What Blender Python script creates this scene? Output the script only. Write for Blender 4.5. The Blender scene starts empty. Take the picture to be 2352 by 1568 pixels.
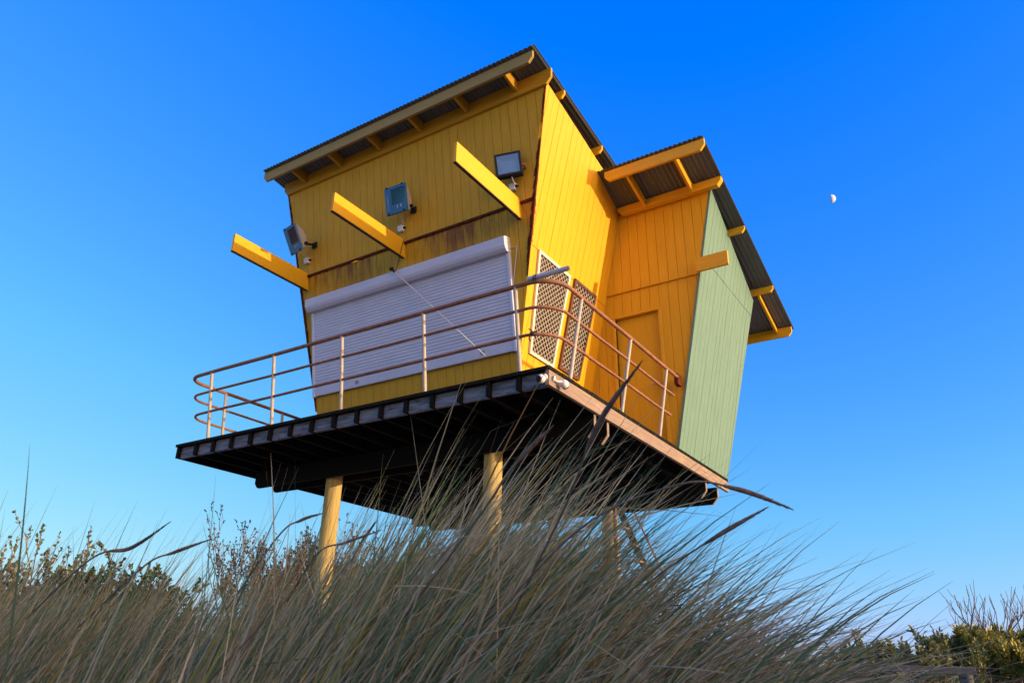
import bpy, math, random
import numpy as np
from mathutils import Vector, Matrix
random.seed(7); RNG = np.random.default_rng(11)
scene = bpy.context.scene
COL = scene.collection
R = math.radians

# ------------------------------------------------------------------ camera
CAM = np.array([3.7412, -6.4315, -2.9624])
RT = np.array([0.84085960, 0.54089637, 0.01965302])
UP = np.array([0.20057311, -0.34511829, 0.91687720])
FW = np.array([-0.50271817, 0.76702313, 0.39868529])
FPX = 1734.83                                     # focal length in units of a 2352-wide picture
cd = bpy.data.cameras.new('camera'); cam = bpy.data.objects.new('camera', cd); COL.objects.link(cam)
cd.sensor_width = 36.0; cd.lens = FPX / 2352 * 36
cd.clip_start = 0.05; cd.clip_end = 20000
cam.matrix_world = Matrix(((RT[0], UP[0], -FW[0], CAM[0]), (RT[1], UP[1], -FW[1], CAM[1]), (RT[2], UP[2], -FW[2], CAM[2]), (0, 0, 0, 1)))
cd.dof.use_dof = True; cd.dof.focus_distance = 10.5; cd.dof.aperture_fstop = 9.0
scene.camera = cam

# ------------------------------------------------------------------ sky and sun
SUN_EL = R(4.0)
SUN = np.array([1.0, 0.16, 0.0]); SUN /= np.linalg.norm(SUN)
SUN = np.array([SUN[0] * math.cos(SUN_EL), SUN[1] * math.cos(SUN_EL), math.sin(SUN_EL)])
w = bpy.data.worlds.new('World'); scene.world = w; w.use_nodes = True
nt = w.node_tree; nt.nodes.clear()
out = nt.nodes.new('ShaderNodeOutputWorld'); bg = nt.nodes.new('ShaderNodeBackground')
sky = nt.nodes.new('ShaderNodeTexSky'); sky.sky_type = 'NISHITA'; sky.sun_disc = False
sky.sun_elevation = SUN_EL; sky.sun_rotation = math.atan2(SUN[0], SUN[1])
sky.air_density = 1.0; sky.dust_density = 0.3; sky.ozone_density = 2.0; sky.altitude = 0
# colour grading of the sky as a whole: the photograph's processing deepens its blue
sep = nt.nodes.new('ShaderNodeSeparateColor'); cmb = nt.nodes.new('ShaderNodeCombineColor'); nt.links.new(sky.outputs[0], sep.inputs[0])
def wmath(op, a, b):
    m = nt.nodes.new('ShaderNodeMath'); m.operation = op
    nt.links.new(a, m.inputs[0]); m.inputs[1].default_value = b; return m.outputs[0]
# warm fill glow added to the sky round the low sun, outside the picture
tcw = nt.nodes.new('ShaderNodeTexCoord'); dt = nt.nodes.new('ShaderNodeVectorMath'); dt.operation = 'DOT_PRODUCT'
nt.links.new(tcw.outputs['Generated'], dt.inputs[0]); dt.inputs[1].default_value = tuple(SUN)
gl = wmath('POWER', wmath('MAXIMUM', wmath('MULTIPLY', wmath('SUBTRACT', dt.outputs['Value'], .36), 1 / .64), 0.), 1.2)
def wadd(a, b):
    m = nt.nodes.new('ShaderNodeMath'); m.operation = 'ADD'; nt.links.new(a, m.inputs[0]); nt.links.new(b, m.inputs[1]); return m.outputs[0]
r_base = wmath('MAXIMUM', wmath('MULTIPLY', wmath('SUBTRACT', sep.outputs[0], .283), .85), .0)
g_knee = wmath('MULTIPLY', wmath('MAXIMUM', wmath('SUBTRACT', sep.outputs[1], 1.5), 0.), -.5)
nt.links.new(wadd(r_base, wmath('MULTIPLY', gl, 17.0)), cmb.inputs[0])
nt.links.new(wadd(wadd(wmath('MULTIPLY', sep.outputs[1], 1.22), g_knee), wmath('MULTIPLY', gl, 9.5)), cmb.inputs[1])
nt.links.new(wadd(wmath('MINIMUM', wmath('MULTIPLY', sep.outputs[2], 4.0), 3.35), wmath('MULTIPLY', gl, 3.5)), cmb.inputs[2])
bg.inputs['Strength'].default_value = 0.15
nt.links.new(cmb.outputs[0], bg.inputs['Color']); nt.links.new(bg.outputs[0], out.inputs[0])
sl = bpy.data.lights.new('sun', 'SUN'); sl.energy = 2.2; sl.angle = R(0.5); sl.color = (1.0, 0.80, 0.56)
so = bpy.data.objects.new('sun', sl); COL.objects.link(so)
so.rotation_euler = Vector(SUN).to_track_quat('Z', 'Y').to_euler()
vs = scene.view_settings; vs.view_transform = 'Standard'; vs.look = 'None'; vs.exposure = 1.0; vs.gamma = 1.0; vs.use_curve_mapping = False

# ------------------------------------------------------------------ helpers
def at(px, py, d):
    """world point seen at (px,py) of the 2352-wide picture, d metres along the view axis"""
    return CAM + d * ((px - 1176) / FPX * RT - (py - 784) / FPX * UP + FW)

def V(p): return np.array(p, float)

class MB:
    def __init__(s): s.v = []; s.f = []
    def quad(s, *p):
        b = len(s.v); s.v += [tuple(map(float, q)) for q in p]; s.f.append(tuple(range(b, b + len(p)))); return s
    def prism(s, poly, vec):
        vec = V(vec); a = [V(p) for p in poly]; n = len(a); b = len(s.v)
        s.v += [tuple(p) for p in a] + [tuple(p + vec) for p in a]
        s.f.append(tuple(b + i for i in range(n))[::-1]); s.f.append(tuple(b + n + i for i in range(n)))
        for i in range(n):
            j = (i + 1) % n; s.f.append((b + i, b + j, b + n + j, b + n + i))
        return s
    def box(s, a, c):
        x0, y0, z0 = a; x1, y1, z1 = c
        return s.prism([(x0, y0, z0), (x1, y0, z0), (x1, y1, z0), (x0, y1, z0)], (0, 0, z1 - z0))
    def obox(s, c, ax, ay, az):
        c, ax, ay, az = V(c), V(ax), V(ay), V(az)
        return s.prism([c - ax - ay - az, c + ax - ay - az, c + ax + ay - az, c - ax + ay - az], 2 * az)
    def tube(s, pts, r, n=10, cap=True):
        pts = [V(p) for p in pts]; rs = r if isinstance(r, (list, tuple, np.ndarray)) else [r] * len(pts)
        b = len(s.v); prev = None
        for i, p in enumerate(pts):
            t = pts[min(i + 1, len(pts) - 1)] - pts[max(i - 1, 0)]; t = t / (np.linalg.norm(t) + 1e-12)
            if prev is None:
                a = np.cross(t, (0, 0, 1.)); a = np.cross(t, (1., 0, 0)) if np.linalg.norm(a) < .1 else a
            else: a = prev - t * (prev @ t)
            a = a / np.linalg.norm(a); prev = a; c = np.cross(t, a)
            for k in range(n):
                q = 2 * math.pi * k / n; s.v.append(tuple(p + rs[i] * (math.cos(q) * a + math.sin(q) * c)))
        for i in range(len(pts) - 1):
            for k in range(n):
                k2 = (k + 1) % n; s.f.append((b + i * n + k, b + i * n + k2, b + (i + 1) * n + k2, b + (i + 1) * n + k))
        if cap:
            s.f.append(tuple(b + k for k in range(n))[::-1]); e = b + (len(pts) - 1) * n; s.f.append(tuple(e + k for k in range(n)))
        return s
    def build(s, name, mat, parent=None, smooth=False, bevel=0, label=None):
        me = bpy.data.meshes.new(name); me.from_pydata(s.v, [], s.f); me.update()
        me.materials.append(mat)
        if smooth:
            me.polygons.foreach_set('use_smooth', [True] * len(me.polygons))
            try: me.set_sharp_from_angle(angle=R(40))
            except Exception: pass
        o = bpy.data.objects.new(name, me); COL.objects.link(o)
        if parent is not None: adopt(o, parent)
        if bevel:
            m = o.modifiers.new('bevel', 'BEVEL'); m.width = bevel; m.segments = 2; m.limit_method = 'ANGLE'; m.angle_limit = R(40)
        if label: o['label'] = label
        return o

def wloc(o):
    p = np.zeros(3)
    while o is not None:
        p = p + V(o.location)
        if o.parent is None: break
        p = p + V(o.matrix_parent_inverse.translation); o = o.parent
    return p
def adopt(o, parent):
    o.parent = parent; o.matrix_parent_inverse = Matrix.Translation(-Vector(wloc(parent)))
def thing(name, label, cat, loc, group=None):
    o = bpy.data.objects.new(name, None); COL.objects.link(o); o.location = loc; o.empty_display_size = .2
    return tag(o, label, cat, group)
def tag(o, label=None, cat=None, group=None, kind=None):
    if label: o['label'] = label
    if cat: o['category'] = cat
    if group: o['group'] = group
    if kind: o['kind'] = kind
    return o

def clip(poly, axis, val, keep_less):
    o = []; n = len(poly)
    for i in range(n):
        a, b = poly[i], poly[(i + 1) % n]
        ia = (a[axis] <= val) == keep_less; ib = (b[axis] <= val) == keep_less
        if ia: o.append(a)
        if ia != ib:
            t = (val - a[axis]) / (b[axis] - a[axis]); o.append(tuple(a[k] + t * (b[k] - a[k]) for k in (0, 1)))
    return o

# ------------------------------------------------------------------ materials
def mat(name, col, rough=.6, metal=0., var=.12, scale=3., stretch=(1, 1, 1), bump=0., bscale=40., col2=None, spec=.5, extra=None, blotch=None):
    m = bpy.data.materials.new(name); m.use_nodes = True; n = m.node_tree; L = n.links
    b = n.nodes['Principled BSDF']; b.inputs['Roughness'].default_value = rough; b.inputs['Metallic'].default_value = metal
    b.inputs['Specular IOR Level'].default_value = spec
    tc = n.nodes.new('ShaderNodeTexCoord'); mp = n.nodes.new('ShaderNodeMapping'); mp.inputs['Scale'].default_value = stretch
    L.new(tc.outputs['Object'], mp.inputs[0])
    nz = n.nodes.new('ShaderNodeTexNoise'); nz.inputs['Scale'].default_value = scale; nz.inputs['Detail'].default_value = 8; nz.inputs['Roughness'].default_value = .65
    L.new(mp.outputs[0], nz.inputs['Vector'])
    rp = n.nodes.new('ShaderNodeValToRGB'); c = np.array(col)
    rp.color_ramp.elements[0].position = .3; rp.color_ramp.elements[1].position = .7
    lo = col2 if col2 is not None else tuple(c * (1 - var)); hi = tuple(np.minimum(c * (1 + var), .95))
    rp.color_ramp.elements[0].color = (*lo, 1); rp.color_ramp.elements[1].color = (*hi, 1)
    L.new(nz.outputs['Fac'], rp.inputs[0]); cur = rp.outputs[0]
    if blotch:                                      # (colour, scale, threshold, softness, stretch)
        bc, bs, th, sf, st = blotch
        mp2 = n.nodes.new('ShaderNodeMapping'); mp2.inputs['Scale'].default_value = st; L.new(tc.outputs['Object'], mp2.inputs[0])
        n2 = n.nodes.new('ShaderNodeTexNoise'); n2.inputs['Scale'].default_value = bs; n2.inputs['Detail'].default_value = 6; n2.inputs['Roughness'].default_value = .7
        L.new(mp2.outputs[0], n2.inputs['Vector'])
        mr = n.nodes.new('ShaderNodeMapRange'); mr.inputs['From Min'].default_value = th; mr.inputs['From Max'].default_value = th + sf
        L.new(n2.outputs['Fac'], mr.inputs['Value'])
        mx = n.nodes.new('ShaderNodeMix'); mx.data_type = 'RGBA'; mx.inputs['B'].default_value = (*bc, 1)
        L.new(mr.outputs[0], mx.inputs['Factor']); L.new(cur, mx.inputs['A']); cur = mx.outputs['Result']
    if extra: cur = extra(n, tc, cur)
    L.new(cur, b.inputs['Base Color'])
    if bump:
        nb = n.nodes.new('ShaderNodeTexNoise'); nb.inputs['Scale'].default_value = bscale; nb.inputs['Detail'].default_value = 6
        L.new(mp.outputs[0], nb.inputs['Vector'])
        bp = n.nodes.new('ShaderNodeBump'); bp.inputs['Strength'].default_value = bump; bp.inputs['Distance'].default_value = .01
        L.new(nb.outputs['Fac'], bp.inputs['Height']); L.new(bp.outputs[0], b.inputs['Normal'])
    return m

def rust_runs(ztop, zlen, col, amount, zedge=None):
    """rust streaks that run down from a rusting flashing at height ztop"""
    def ex(n, tc, cur):
        L = n.links
        mp = n.nodes.new('ShaderNodeMapping'); mp.inputs['Scale'].default_value = (9, 9, .5); L.new(tc.outputs['Object'], mp.inputs[0])
        nz = n.nodes.new('ShaderNodeTexNoise'); nz.inputs['Scale'].default_value = 1.; nz.inputs['Detail'].default_value = 5; nz.inputs['Roughness'].default_value = .7
        L.new(mp.outputs[0], nz.inputs['Vector'])
        mp3 = n.nodes.new('ShaderNodeMapping'); mp3.inputs['Scale'].default_value = (.8, .8, .1); L.new(tc.outputs['Object'], mp3.inputs[0])
        n3 = n.nodes.new('ShaderNodeTexNoise'); n3.inputs['Scale'].default_value = 1.; n3.inputs['Detail'].default_value = 2; L.new(mp3.outputs[0], n3.inputs['Vector'])
        ad = n.nodes.new('ShaderNodeMath'); ad.operation = 'ADD'; L.new(nz.outputs['Fac'], ad.inputs[0]); L.new(n3.outputs['Fac'], ad.inputs[1])
        mr = n.nodes.new('ShaderNodeMapRange'); mr.inputs['From Min'].default_value = .92; mr.inputs['From Max'].default_value = 1.3; L.new(ad.outputs[0], mr.inputs['Value'])
        sp = n.nodes.new('ShaderNodeSeparateXYZ'); L.new(tc.outputs['Object'], sp.inputs[0])
        zr = n.nodes.new('ShaderNodeMapRange'); zr.inputs['From Min'].default_value = ztop - zlen; zr.inputs['From Max'].default_value = ztop; L.new(sp.outputs['Z'], zr.inputs['Value'])
        gt = n.nodes.new('ShaderNodeMath'); gt.operation = 'LESS_THAN'; gt.inputs[1].default_value = ztop + .02; L.new(sp.outputs['Z'], gt.inputs[0])
        m1 = n.nodes.new('ShaderNodeMath'); m1.operation = 'MULTIPLY'; L.new(mr.outputs[0], m1.inputs[0]); L.new(zr.outputs[0], m1.inputs[1])
        m2 = n.nodes.new('ShaderNodeMath'); m2.operation = 'MULTIPLY'; L.new(m1.outputs[0], m2.inputs[0]); L.new(gt.outputs[0], m2.inputs[1])
        m3 = n.nodes.new('ShaderNodeMath'); m3.operation = 'MULTIPLY'; m3.inputs[1].default_value = amount; m3.use_clamp = True; L.new(m2.outputs[0], m3.inputs[0])
        mx = n.nodes.new('ShaderNodeMix'); mx.data_type = 'RGBA'; mx.inputs['B'].default_value = (*col, 1)
        L.new(m3.outputs[0], mx.inputs['Factor']); L.new(cur, mx.inputs['A']); return mx.outputs['Result']
    return ex

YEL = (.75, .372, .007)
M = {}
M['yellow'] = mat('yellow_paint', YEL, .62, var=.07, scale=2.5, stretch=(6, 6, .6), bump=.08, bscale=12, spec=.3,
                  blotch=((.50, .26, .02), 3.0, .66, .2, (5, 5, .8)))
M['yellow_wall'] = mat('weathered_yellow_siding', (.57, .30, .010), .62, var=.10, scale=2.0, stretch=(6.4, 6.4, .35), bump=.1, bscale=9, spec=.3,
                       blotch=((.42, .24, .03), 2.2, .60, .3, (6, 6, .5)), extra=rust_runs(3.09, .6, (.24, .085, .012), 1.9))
M['yellow_trim'] = mat('yellow_timber_paint', (.74, .375, .010), .55, var=.08, scale=4, stretch=(1, 6, 6), bump=.1, bscale=14, spec=.3,
                       blotch=((.42, .2, .03), 6, .68, .1, (1, 3, 3)))
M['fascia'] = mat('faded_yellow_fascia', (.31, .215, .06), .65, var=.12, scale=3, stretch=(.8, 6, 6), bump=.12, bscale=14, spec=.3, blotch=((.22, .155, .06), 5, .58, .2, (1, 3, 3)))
M['eave'] = mat('shade_toned_eave_timber', (.46, .24, .012), .6, var=.1, scale=4, stretch=(1, 6, 6), bump=.1, bscale=14, spec=.25)  # darker than the other trim: shade under the eave put into the colour
M['dark_edge'] = mat('dark_brown_underside', (.05, .025, .012), .8, var=.4, scale=8)
M['green'] = mat('sage_green_siding', (.135, .232, .165), .65, var=.10, scale=2.0, stretch=(6, 6.4, .4), bump=.1, bscale=9, spec=.3,
                 blotch=((.165, .27, .195), 2.5, .55, .3, (5, 5, .7)))
M['rust'] = mat('rusty_flashing', (.09, .022, .010), .9, var=.6, scale=9, bump=.3, bscale=60, spec=.1)
M['rust_hot'] = mat('flaking_red_rust', (.28, .08, .02), .9, var=.6, scale=14, bump=.3, bscale=60, spec=.1, col2=(.05, .015, .01))
M['sheet'] = mat('grey_corrugated_steel', (.115, .12, .10), .5, .0, var=.15, scale=2, stretch=(8, .5, 1), spec=.4)
M['wood'] = mat('bare_weathered_timber', (.31, .225, .165), .85, var=.22, scale=4.0, stretch=(14, .55, 14), bump=.35, bscale=10, spec=.15,
                col2=(.18, .125, .095), blotch=((.17, .11, .08), 2.4, .60, .12, (5, 1.1, 9)))
M['wood_dark'] = mat('shade_black_timber', (.008, .007, .006), .9, var=.35, scale=3, stretch=(9, .6, 9), bump=.3, bscale=9, spec=.15)  # under-deck shade put into the timber colour
M['rim'] = mat('grey_weathered_timber', (.21, .215, .235), .9, var=.25, scale=3, stretch=(1.2, 9, 9), bump=.3, bscale=9, spec=.15, col2=(.07, .07, .08),
               blotch=((.05, .045, .04), 2.6, .56, .14, (1.3, 3, 3)))
M['deck'] = mat('shadow_toned_deck_board', (.016, .013, .009), .95, var=.5, scale=12, bump=.4, bscale=50, spec=.1)  # near-black colour paints in the shadow at the deck edge and underneath
M['pole'] = mat('yellowed_treated_pole', (.62, .43, .13), .75, var=.16, scale=3, stretch=(9, 9, .5), bump=.25, bscale=12, spec=.2, col2=(.40, .27, .09))
M['steel'] = mat('rust_painted_pipe', (.27, .108, .054), .6, var=.35, scale=10, bump=.25, bscale=70, spec=.35, blotch=((.12, .06, .04), 14, .55, .15, (1, 1, 1)))
M['galv'] = mat('galvanised_post', (.42, .36, .28), .55, var=.15, scale=9, bump=.15, bscale=60, spec=.4, blotch=((.30, .12, .05), 8, .58, .1, (1, 1, .6)))
M['shutter'] = mat('grey_shutter_aluminium', (.54, .54, .61), .55, var=.08, scale=3, stretch=(1, 1, 4), spec=.4)
M['shutter_box'] = mat('shutter_housing_paint', (.60, .59, .66), .45, var=.05, scale=3, stretch=(1, 1, 3), spec=.45)
M['cream'] = mat('cream_frame', (.74, .66, .50), .5, var=.08, scale=6, bump=.05, spec=.4)
M['brown'] = mat('brown_frame', (.13, .05, .028), .5, var=.2, scale=6, spec=.4)
M['pane'] = mat('dusty_brown_glass', (.045, .028, .018), .25, var=.35, scale=2.5, spec=.5, blotch=((.11, .075, .05), 1.6, .5, .25, (1, 1, .5)))
M['mesh'] = mat('security_mesh_wire', (.50, .43, .35), .5, var=.1, scale=30, spec=.4)
M['blue'] = mat('blue_lamp_paint', (.028, .12, .24), .45, var=.12, scale=6, spec=.5)
M['grey_cast'] = mat('grey_cast_metal', (.33, .29, .27), .6, var=.15, scale=10, bump=.1, spec=.4)
M['black'] = mat('black_plastic', (.014, .015, .018), .6, var=.2, scale=10, spec=.2)
M['white'] = mat('white_plastic', (.72, .70, .66), .4, var=.04, scale=8, spec=.5)
M['pvc'] = mat('grey_conduit', (.50, .48, .50), .5, var=.08, scale=5, spec=.4)
M['rod'] = mat('pale_metal_rod', (.62, .58, .52), .4, var=.1, scale=10, spec=.5)
M['mark'] = mat('worn_label', (.30, .25, .20), .7, var=.4, scale=60)
M['letter'] = mat('embossed_letter', (.20, .38, .52), .5, var=.05, scale=20)
def mk_reflector():
    m = bpy.data.materials.new('lamp_reflector'); m.use_nodes = True; b = m.node_tree.nodes['Principled BSDF']
    b.inputs['Base Color'].default_value = (.62, .66, .70, 1); b.inputs['Metallic'].default_value = .85; b.inputs['Roughness'].default_value = .22
    return m
M['reflector'] = mk_reflector()
def mk_glass():
    m = bpy.data.materials.new('lamp_glass'); m.use_nodes = True; n = m.node_tree; b = n.nodes['Principled BSDF']
    b.inputs['Base Color'].default_value = (.9, .95, 1, 1); b.inputs['Roughness'].default_value = .06
    tr = n.nodes.new('ShaderNodeBsdfTransparent'); tr.inputs[0].default_value = (.92, .96, 1, 1)
    gl = n.nodes.new('ShaderNodeBsdfGlossy'); gl.inputs['Roughness'].default_value = .05
    mx = n.nodes.new('ShaderNodeMixShader'); fr = n.nodes.new('ShaderNodeFresnel'); fr.inputs[0].default_value = 1.6
    n.links.new(fr.outputs[0], mx.inputs[0]); n.links.new(tr.outputs[0], mx.inputs[1]); n.links.new(gl.outputs[0], mx.inputs[2])
    n.links.new(mx.outputs[0], n.nodes['Material Output'].inputs[0]); n.nodes.remove(b); return m
M['glass'] = mk_glass()
M['moon'] = mat('haze_tinted_moon', (.52, .56, .66), .95, var=.25, scale=.045, spec=0., col2=(.36, .46, .68))  # blue sky haze in front of the moon mixed into its colour
def ramp_mat(name, stops, rough=.6, attr='tone', trans=0., spec=.3):
    m = bpy.data.materials.new(name); m.use_nodes = True; n = m.node_tree; b = n.nodes['Principled BSDF']
    b.inputs['Roughness'].default_value = rough; b.inputs['Specular IOR Level'].default_value = spec
    a = n.nodes.new('ShaderNodeAttribute'); a.attribute_name = attr; rp = n.nodes.new('ShaderNodeValToRGB')
    cr = rp.color_ramp
    while len(cr.elements) < len(stops): cr.elements.new(.5)
    for e, (p, c) in zip(cr.elements, stops): e.position = p; e.color = (*c, 1)
    n.links.new(a.outputs['Fac'], rp.inputs[0]); n.links.new(rp.outputs[0], b.inputs['Base Color'])
    if trans:
        t = n.nodes.new('ShaderNodeBsdfTranslucent'); n.links.new(rp.outputs[0], t.inputs[0])
        mx = n.nodes.new('ShaderNodeMixShader'); mx.inputs[0].default_value = trans
        n.links.new(b.outputs[0], mx.inputs[1]); n.links.new(t.outputs[0], mx.inputs[2]); n.links.new(mx.outputs[0], n.nodes['Material Output'].inputs[0])
    return m
M['grass'] = ramp_mat('marram_blade', [(0, (.065, .15, .070)), (.28, (.16, .23, .10)), (.40, (.30, .27, .13)), (.62, (.46, .395, .215)), (.80, (.64, .56, .35)),
                                       (.90, (.17, .105, .06)), (.955, (.40, .24, .05)), (1., (.30, .30, .05))], .55, trans=.35, spec=.35)
M['head'] = mat('brown_seed_head', (.19, .125, .085), .85, var=.4, scale=40, spec=.2)
M['stem'] = mat('dry_stem', (.20, .15, .10), .8, var=.3, scale=20, spec=.2)
M['twig'] = mat('bare_twig', (.20, .13, .10), .8, var=.25, scale=20, spec=.2)
M['leaf_green'] = ramp_mat('scrub_leaf', [(0, (.02, .035, .018)), (.4, (.045, .075, .02)), (.75, (.10, .15, .02)), (.9, (.30, .26, .20)), (1, (.5, .40, .32))], .5, trans=.2)
M['leaf_waxy'] = ramp_mat('waxy_leaf', [(0, (.06, .085, .035)), (.30, (.22, .23, .05)), (.70, (.38, .32, .04)), (1, (.52, .42, .08))], .4, trans=.15, spec=.5)
M['leaf_dry'] = ramp_mat('dry_shrub_leaf', [(0, (.055, .05, .035)), (.5, (.13, .095, .06)), (.8, (.26, .15, .06)), (1, (.42, .32, .25))], .6, trans=.15)
def ground_mat():
    return mat('dune_sand', (.42, .35, .26), .95, var=.35, scale=1.2, bump=.5, bscale=30, spec=.1, blotch=((.20, .17, .11), 2.5, .55, .2, (1, 1, 1)))
M['sand'] = ground_mat()

# ------------------------------------------------------------------ ground
GR = np.array([.8364, .5481]); GF = np.array([-.5481, .8364])
def sst(a, b, x):
    t = np.clip((x - a) / (b - a), 0, 1); return t * t * (3 - 2 * t)
def ground_z(x, y):
    x = np.asarray(x, float); y = np.asarray(y, float)
    dx, dy = x - CAM[0], y - CAM[1]
    u = dx * GR[0] + dy * GR[1]; d = dx * GF[0] + dy * GF[1]
    z = CAM[2] + np.interp(d, [-3, .2, 1.2, 2.5, 4, 6, 9, 13], [-1.55, -1.5, -1.0, -.60, -.30, -.34, -.42, -.40])
    z = z + .46 * np.exp(-((u + .38) / np.where(u < -.38, .5, .76)) ** 2 - ((d - 3.1) / 1.0) ** 2)
    z = z + .17 * sst(-1.5, -4., u) * sst(5.5, 8., d) - .19 * sst(-.7, -1.6, u) * (1 - sst(4.5, 6.5, d))
    rt = sst(.22, .34, u / np.maximum(d, 1.)) * sst(4, 5.5, d)
    z = z + rt * np.interp(d, [4, 7, 8.5, 10, 13], [-.15, -.32, -.05, .30, .0])
    z = z + .05 * np.sin(x * 1.9 + y) * np.sin(y * 2.3 - x * .7)
    shade_crest = -.85 - .4 * sst(-1.7, -.9, y) - 3.0 * sst(2.2, 3.6, y)  # unseen ridge, shaped so its shadow covers the foreground grass
    rid = np.exp(-((x - 8.2) / 1.5) ** 2) * sst(-16, -11, y)
    rid = rid * (1 - sst(7, 10, y))
    z = z * (1 - rid) + np.maximum(z, shade_crest + .04 * np.sin(y * 3)) * rid
    far = np.hypot(dx, dy); z = z - .8 * sst(20, 60, far) - 6 * sst(100, 900, far)
    return z
def warp(n, lim, core):
    t = np.linspace(-1, 1, n); return core * 9 * t / 9 + np.sign(t) * np.abs(t) ** 9 * (lim - core)
def make_ground():
    n = 221; xs = warp(n, 6000, 20) + 2; ys = warp(n, 6000, 20) - 2
    X, Y = np.meshgrid(xs, ys); Z = ground_z(X, Y)
    v = np.stack([X, Y, Z], -1).reshape(-1, 3)
    i = np.arange(n - 1); I, J = np.meshgrid(i, i); a = (J * n + I).ravel()
    f = np.stack([a, a + 1, a + n + 1, a + n], 1)
    me = bpy.data.meshes.new('ground'); me.from_pydata(v.tolist(), [], f.tolist()); me.update()
    me.polygons.foreach_set('use_smooth', [True] * len(me.polygons)); me.materials.append(M['sand'])
    o = bpy.data.objects.new('ground', me); COL.objects.link(o); tag(o, kind='structure')
make_ground()

# ------------------------------------------------------------------ the tower
S1, S2, S3, S4, S5 = .184, .2134, .158, .0315, .0845
X1, X2, Y1, Y2, X3, DB = -5.148, -1.5695, 1.754, 3.655, .025, 5.80
W, D = 6.36, 5.88
zroof = lambda y: 5.120 - .1532 * y
zroof2 = lambda y: 5.085 - .2786 * y
tower = thing('lifeguard_tower', 'yellow timber lookout hut with flared walls standing on poles above the dune grass', 'lifeguard tower', (-3, 3, -3.2))

def siding(name, mapper, poly, pitch, mtl, thick=.016, gap=.006, t0=0., label=None, back=True, parent=tower):
    mb = MB(); lo = min(p[0] for p in poly); hi = max(p[0] for p in poly)
    k = math.floor((lo - t0) / pitch)
    while t0 + k * pitch < hi:
        a, b = t0 + k * pitch + gap / 2, t0 + (k + 1) * pitch - gap / 2
        q = clip(clip(poly, 0, a, False), 0, b, True); k += 1
        if len(q) < 3: continue
        h = random.uniform(-.0012, .0012)
        fr = [mapper(t, z, h) for t, z in q]; bk = [mapper(t, z, -thick) for t, z in q]
        n = len(q); s = len(mb.v); mb.v += [tuple(p) for p in fr + bk]
        mb.f.append(tuple(range(s, s + n))); mb.f.append(tuple(range(s + n, s + 2 * n))[::-1])
        for i in range(n):
            j = (i + 1) % n; mb.f.append((s + i, s + n + i, s + n + j, s + j))
    if back:
        fr = [mapper(t, z, -thick) for t, z in poly]; bk = [mapper(t, z, -thick - .02) for t, z in poly]
        n = len(poly); s = len(mb.v); mb.v += [tuple(p) for p in fr + bk]
        mb.f.append(tuple(range(s, s + n))); mb.f.append(tuple(range(s + n, s + 2 * n))[::-1])
        for i in range(n):
            j = (i + 1) % n; mb.f.append((s + i, s + n + i, s + n + j, s + j))
    o = mb.build(name, mtl, parent, label=label)
    return o
c1, c2 = 1 / math.hypot(1, S1), 1 / math.hypot(1, S2)
fmap = lambda t, z, o: V((t, Y1 - S1 * z, z)) + o * V((0, -1, -S1)) * c1          # front wall, o = outward
rmap = lambda t, z, o: V((X2 + S2 * z, t, z)) + o * V((1, 0, -S2)) * c2           # right wall of the main room
lmap = lambda t, z, o: V((X1 - S3 * z, t, z)) + o * V((-1, 0, -S3))
omap = lambda t, z, o: V((t, Y2 - S4 * z, z)) + o * V((0, -1, -S4))               # door wall
gmap = lambda t, z, o: V((X3 + S2 * z, t, z)) + o * V((1, 0, -S2)) * c2           # green wall
bmap = lambda t, z, o: V((t, DB + S5 * z, z)) + o * V((0, 1, -S5))
xl = lambda z: X1 - S3 * z
xr = lambda z: X2 + S2 * z
xg = lambda z: X3 + S2 * z
PITCH = .156
# front wall in two lifts, the upper one slightly proud of the flashing
ft = 4.86
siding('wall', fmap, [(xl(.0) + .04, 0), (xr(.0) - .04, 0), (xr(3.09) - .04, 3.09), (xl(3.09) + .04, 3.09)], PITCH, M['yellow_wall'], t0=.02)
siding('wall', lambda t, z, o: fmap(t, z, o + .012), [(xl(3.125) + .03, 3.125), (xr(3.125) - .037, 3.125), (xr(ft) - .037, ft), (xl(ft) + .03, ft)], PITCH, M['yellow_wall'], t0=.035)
# rusty flashing between the lifts and down the corners
mb = MB(); xs = np.arange(xl(3.1) + .06, xr(3.1) - .1, .11)
for a in xs:
    j = random.uniform(-.006, .006); mb.prism([fmap(a, 3.09 + j, .010), fmap(a + .11, 3.09 + j * .5, .010), fmap(a + .11, 3.128, .010), fmap(a, 3.128, .010)], V((0, -1, 0)) * (.014 + random.uniform(0, .003)))
mb.build('flashing', M['rust'], tower)
def corner_strip(xf, side, z0, z1, wd, mt):
    mb = MB(); zs = np.arange(z0, z1, .06)
    for z in zs:
        a = wd * random.uniform(.6, 1.0) * min(1, .35 + 1.2 * min(z - z0, z1 - z) / .5); x0, x1_ = xf(z), xf(z + .06)
        o0 = random.uniform(.014, .019)
        p = [fmap(x0 + side * .002, z, .003), fmap(x0 - side * a, z, .003), fmap(x1_ - side * a * random.uniform(.8, 1), z + .06, .003), fmap(x1_ + side * .002, z + .06, .003)]
        mb.prism(p, V((0, -1, -S1)) * o0)
    return mb.build('corner_flashing', mt, tower)
corner_strip(xr, 1, 2.05, 3.95, .055, M['rust'])
corner_strip(xr, 1, 4.2, 4.75, .03, M['rust'])
corner_strip(xl, -1, .8, 4.7, .05, M['rust'])
mb = MB()
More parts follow.
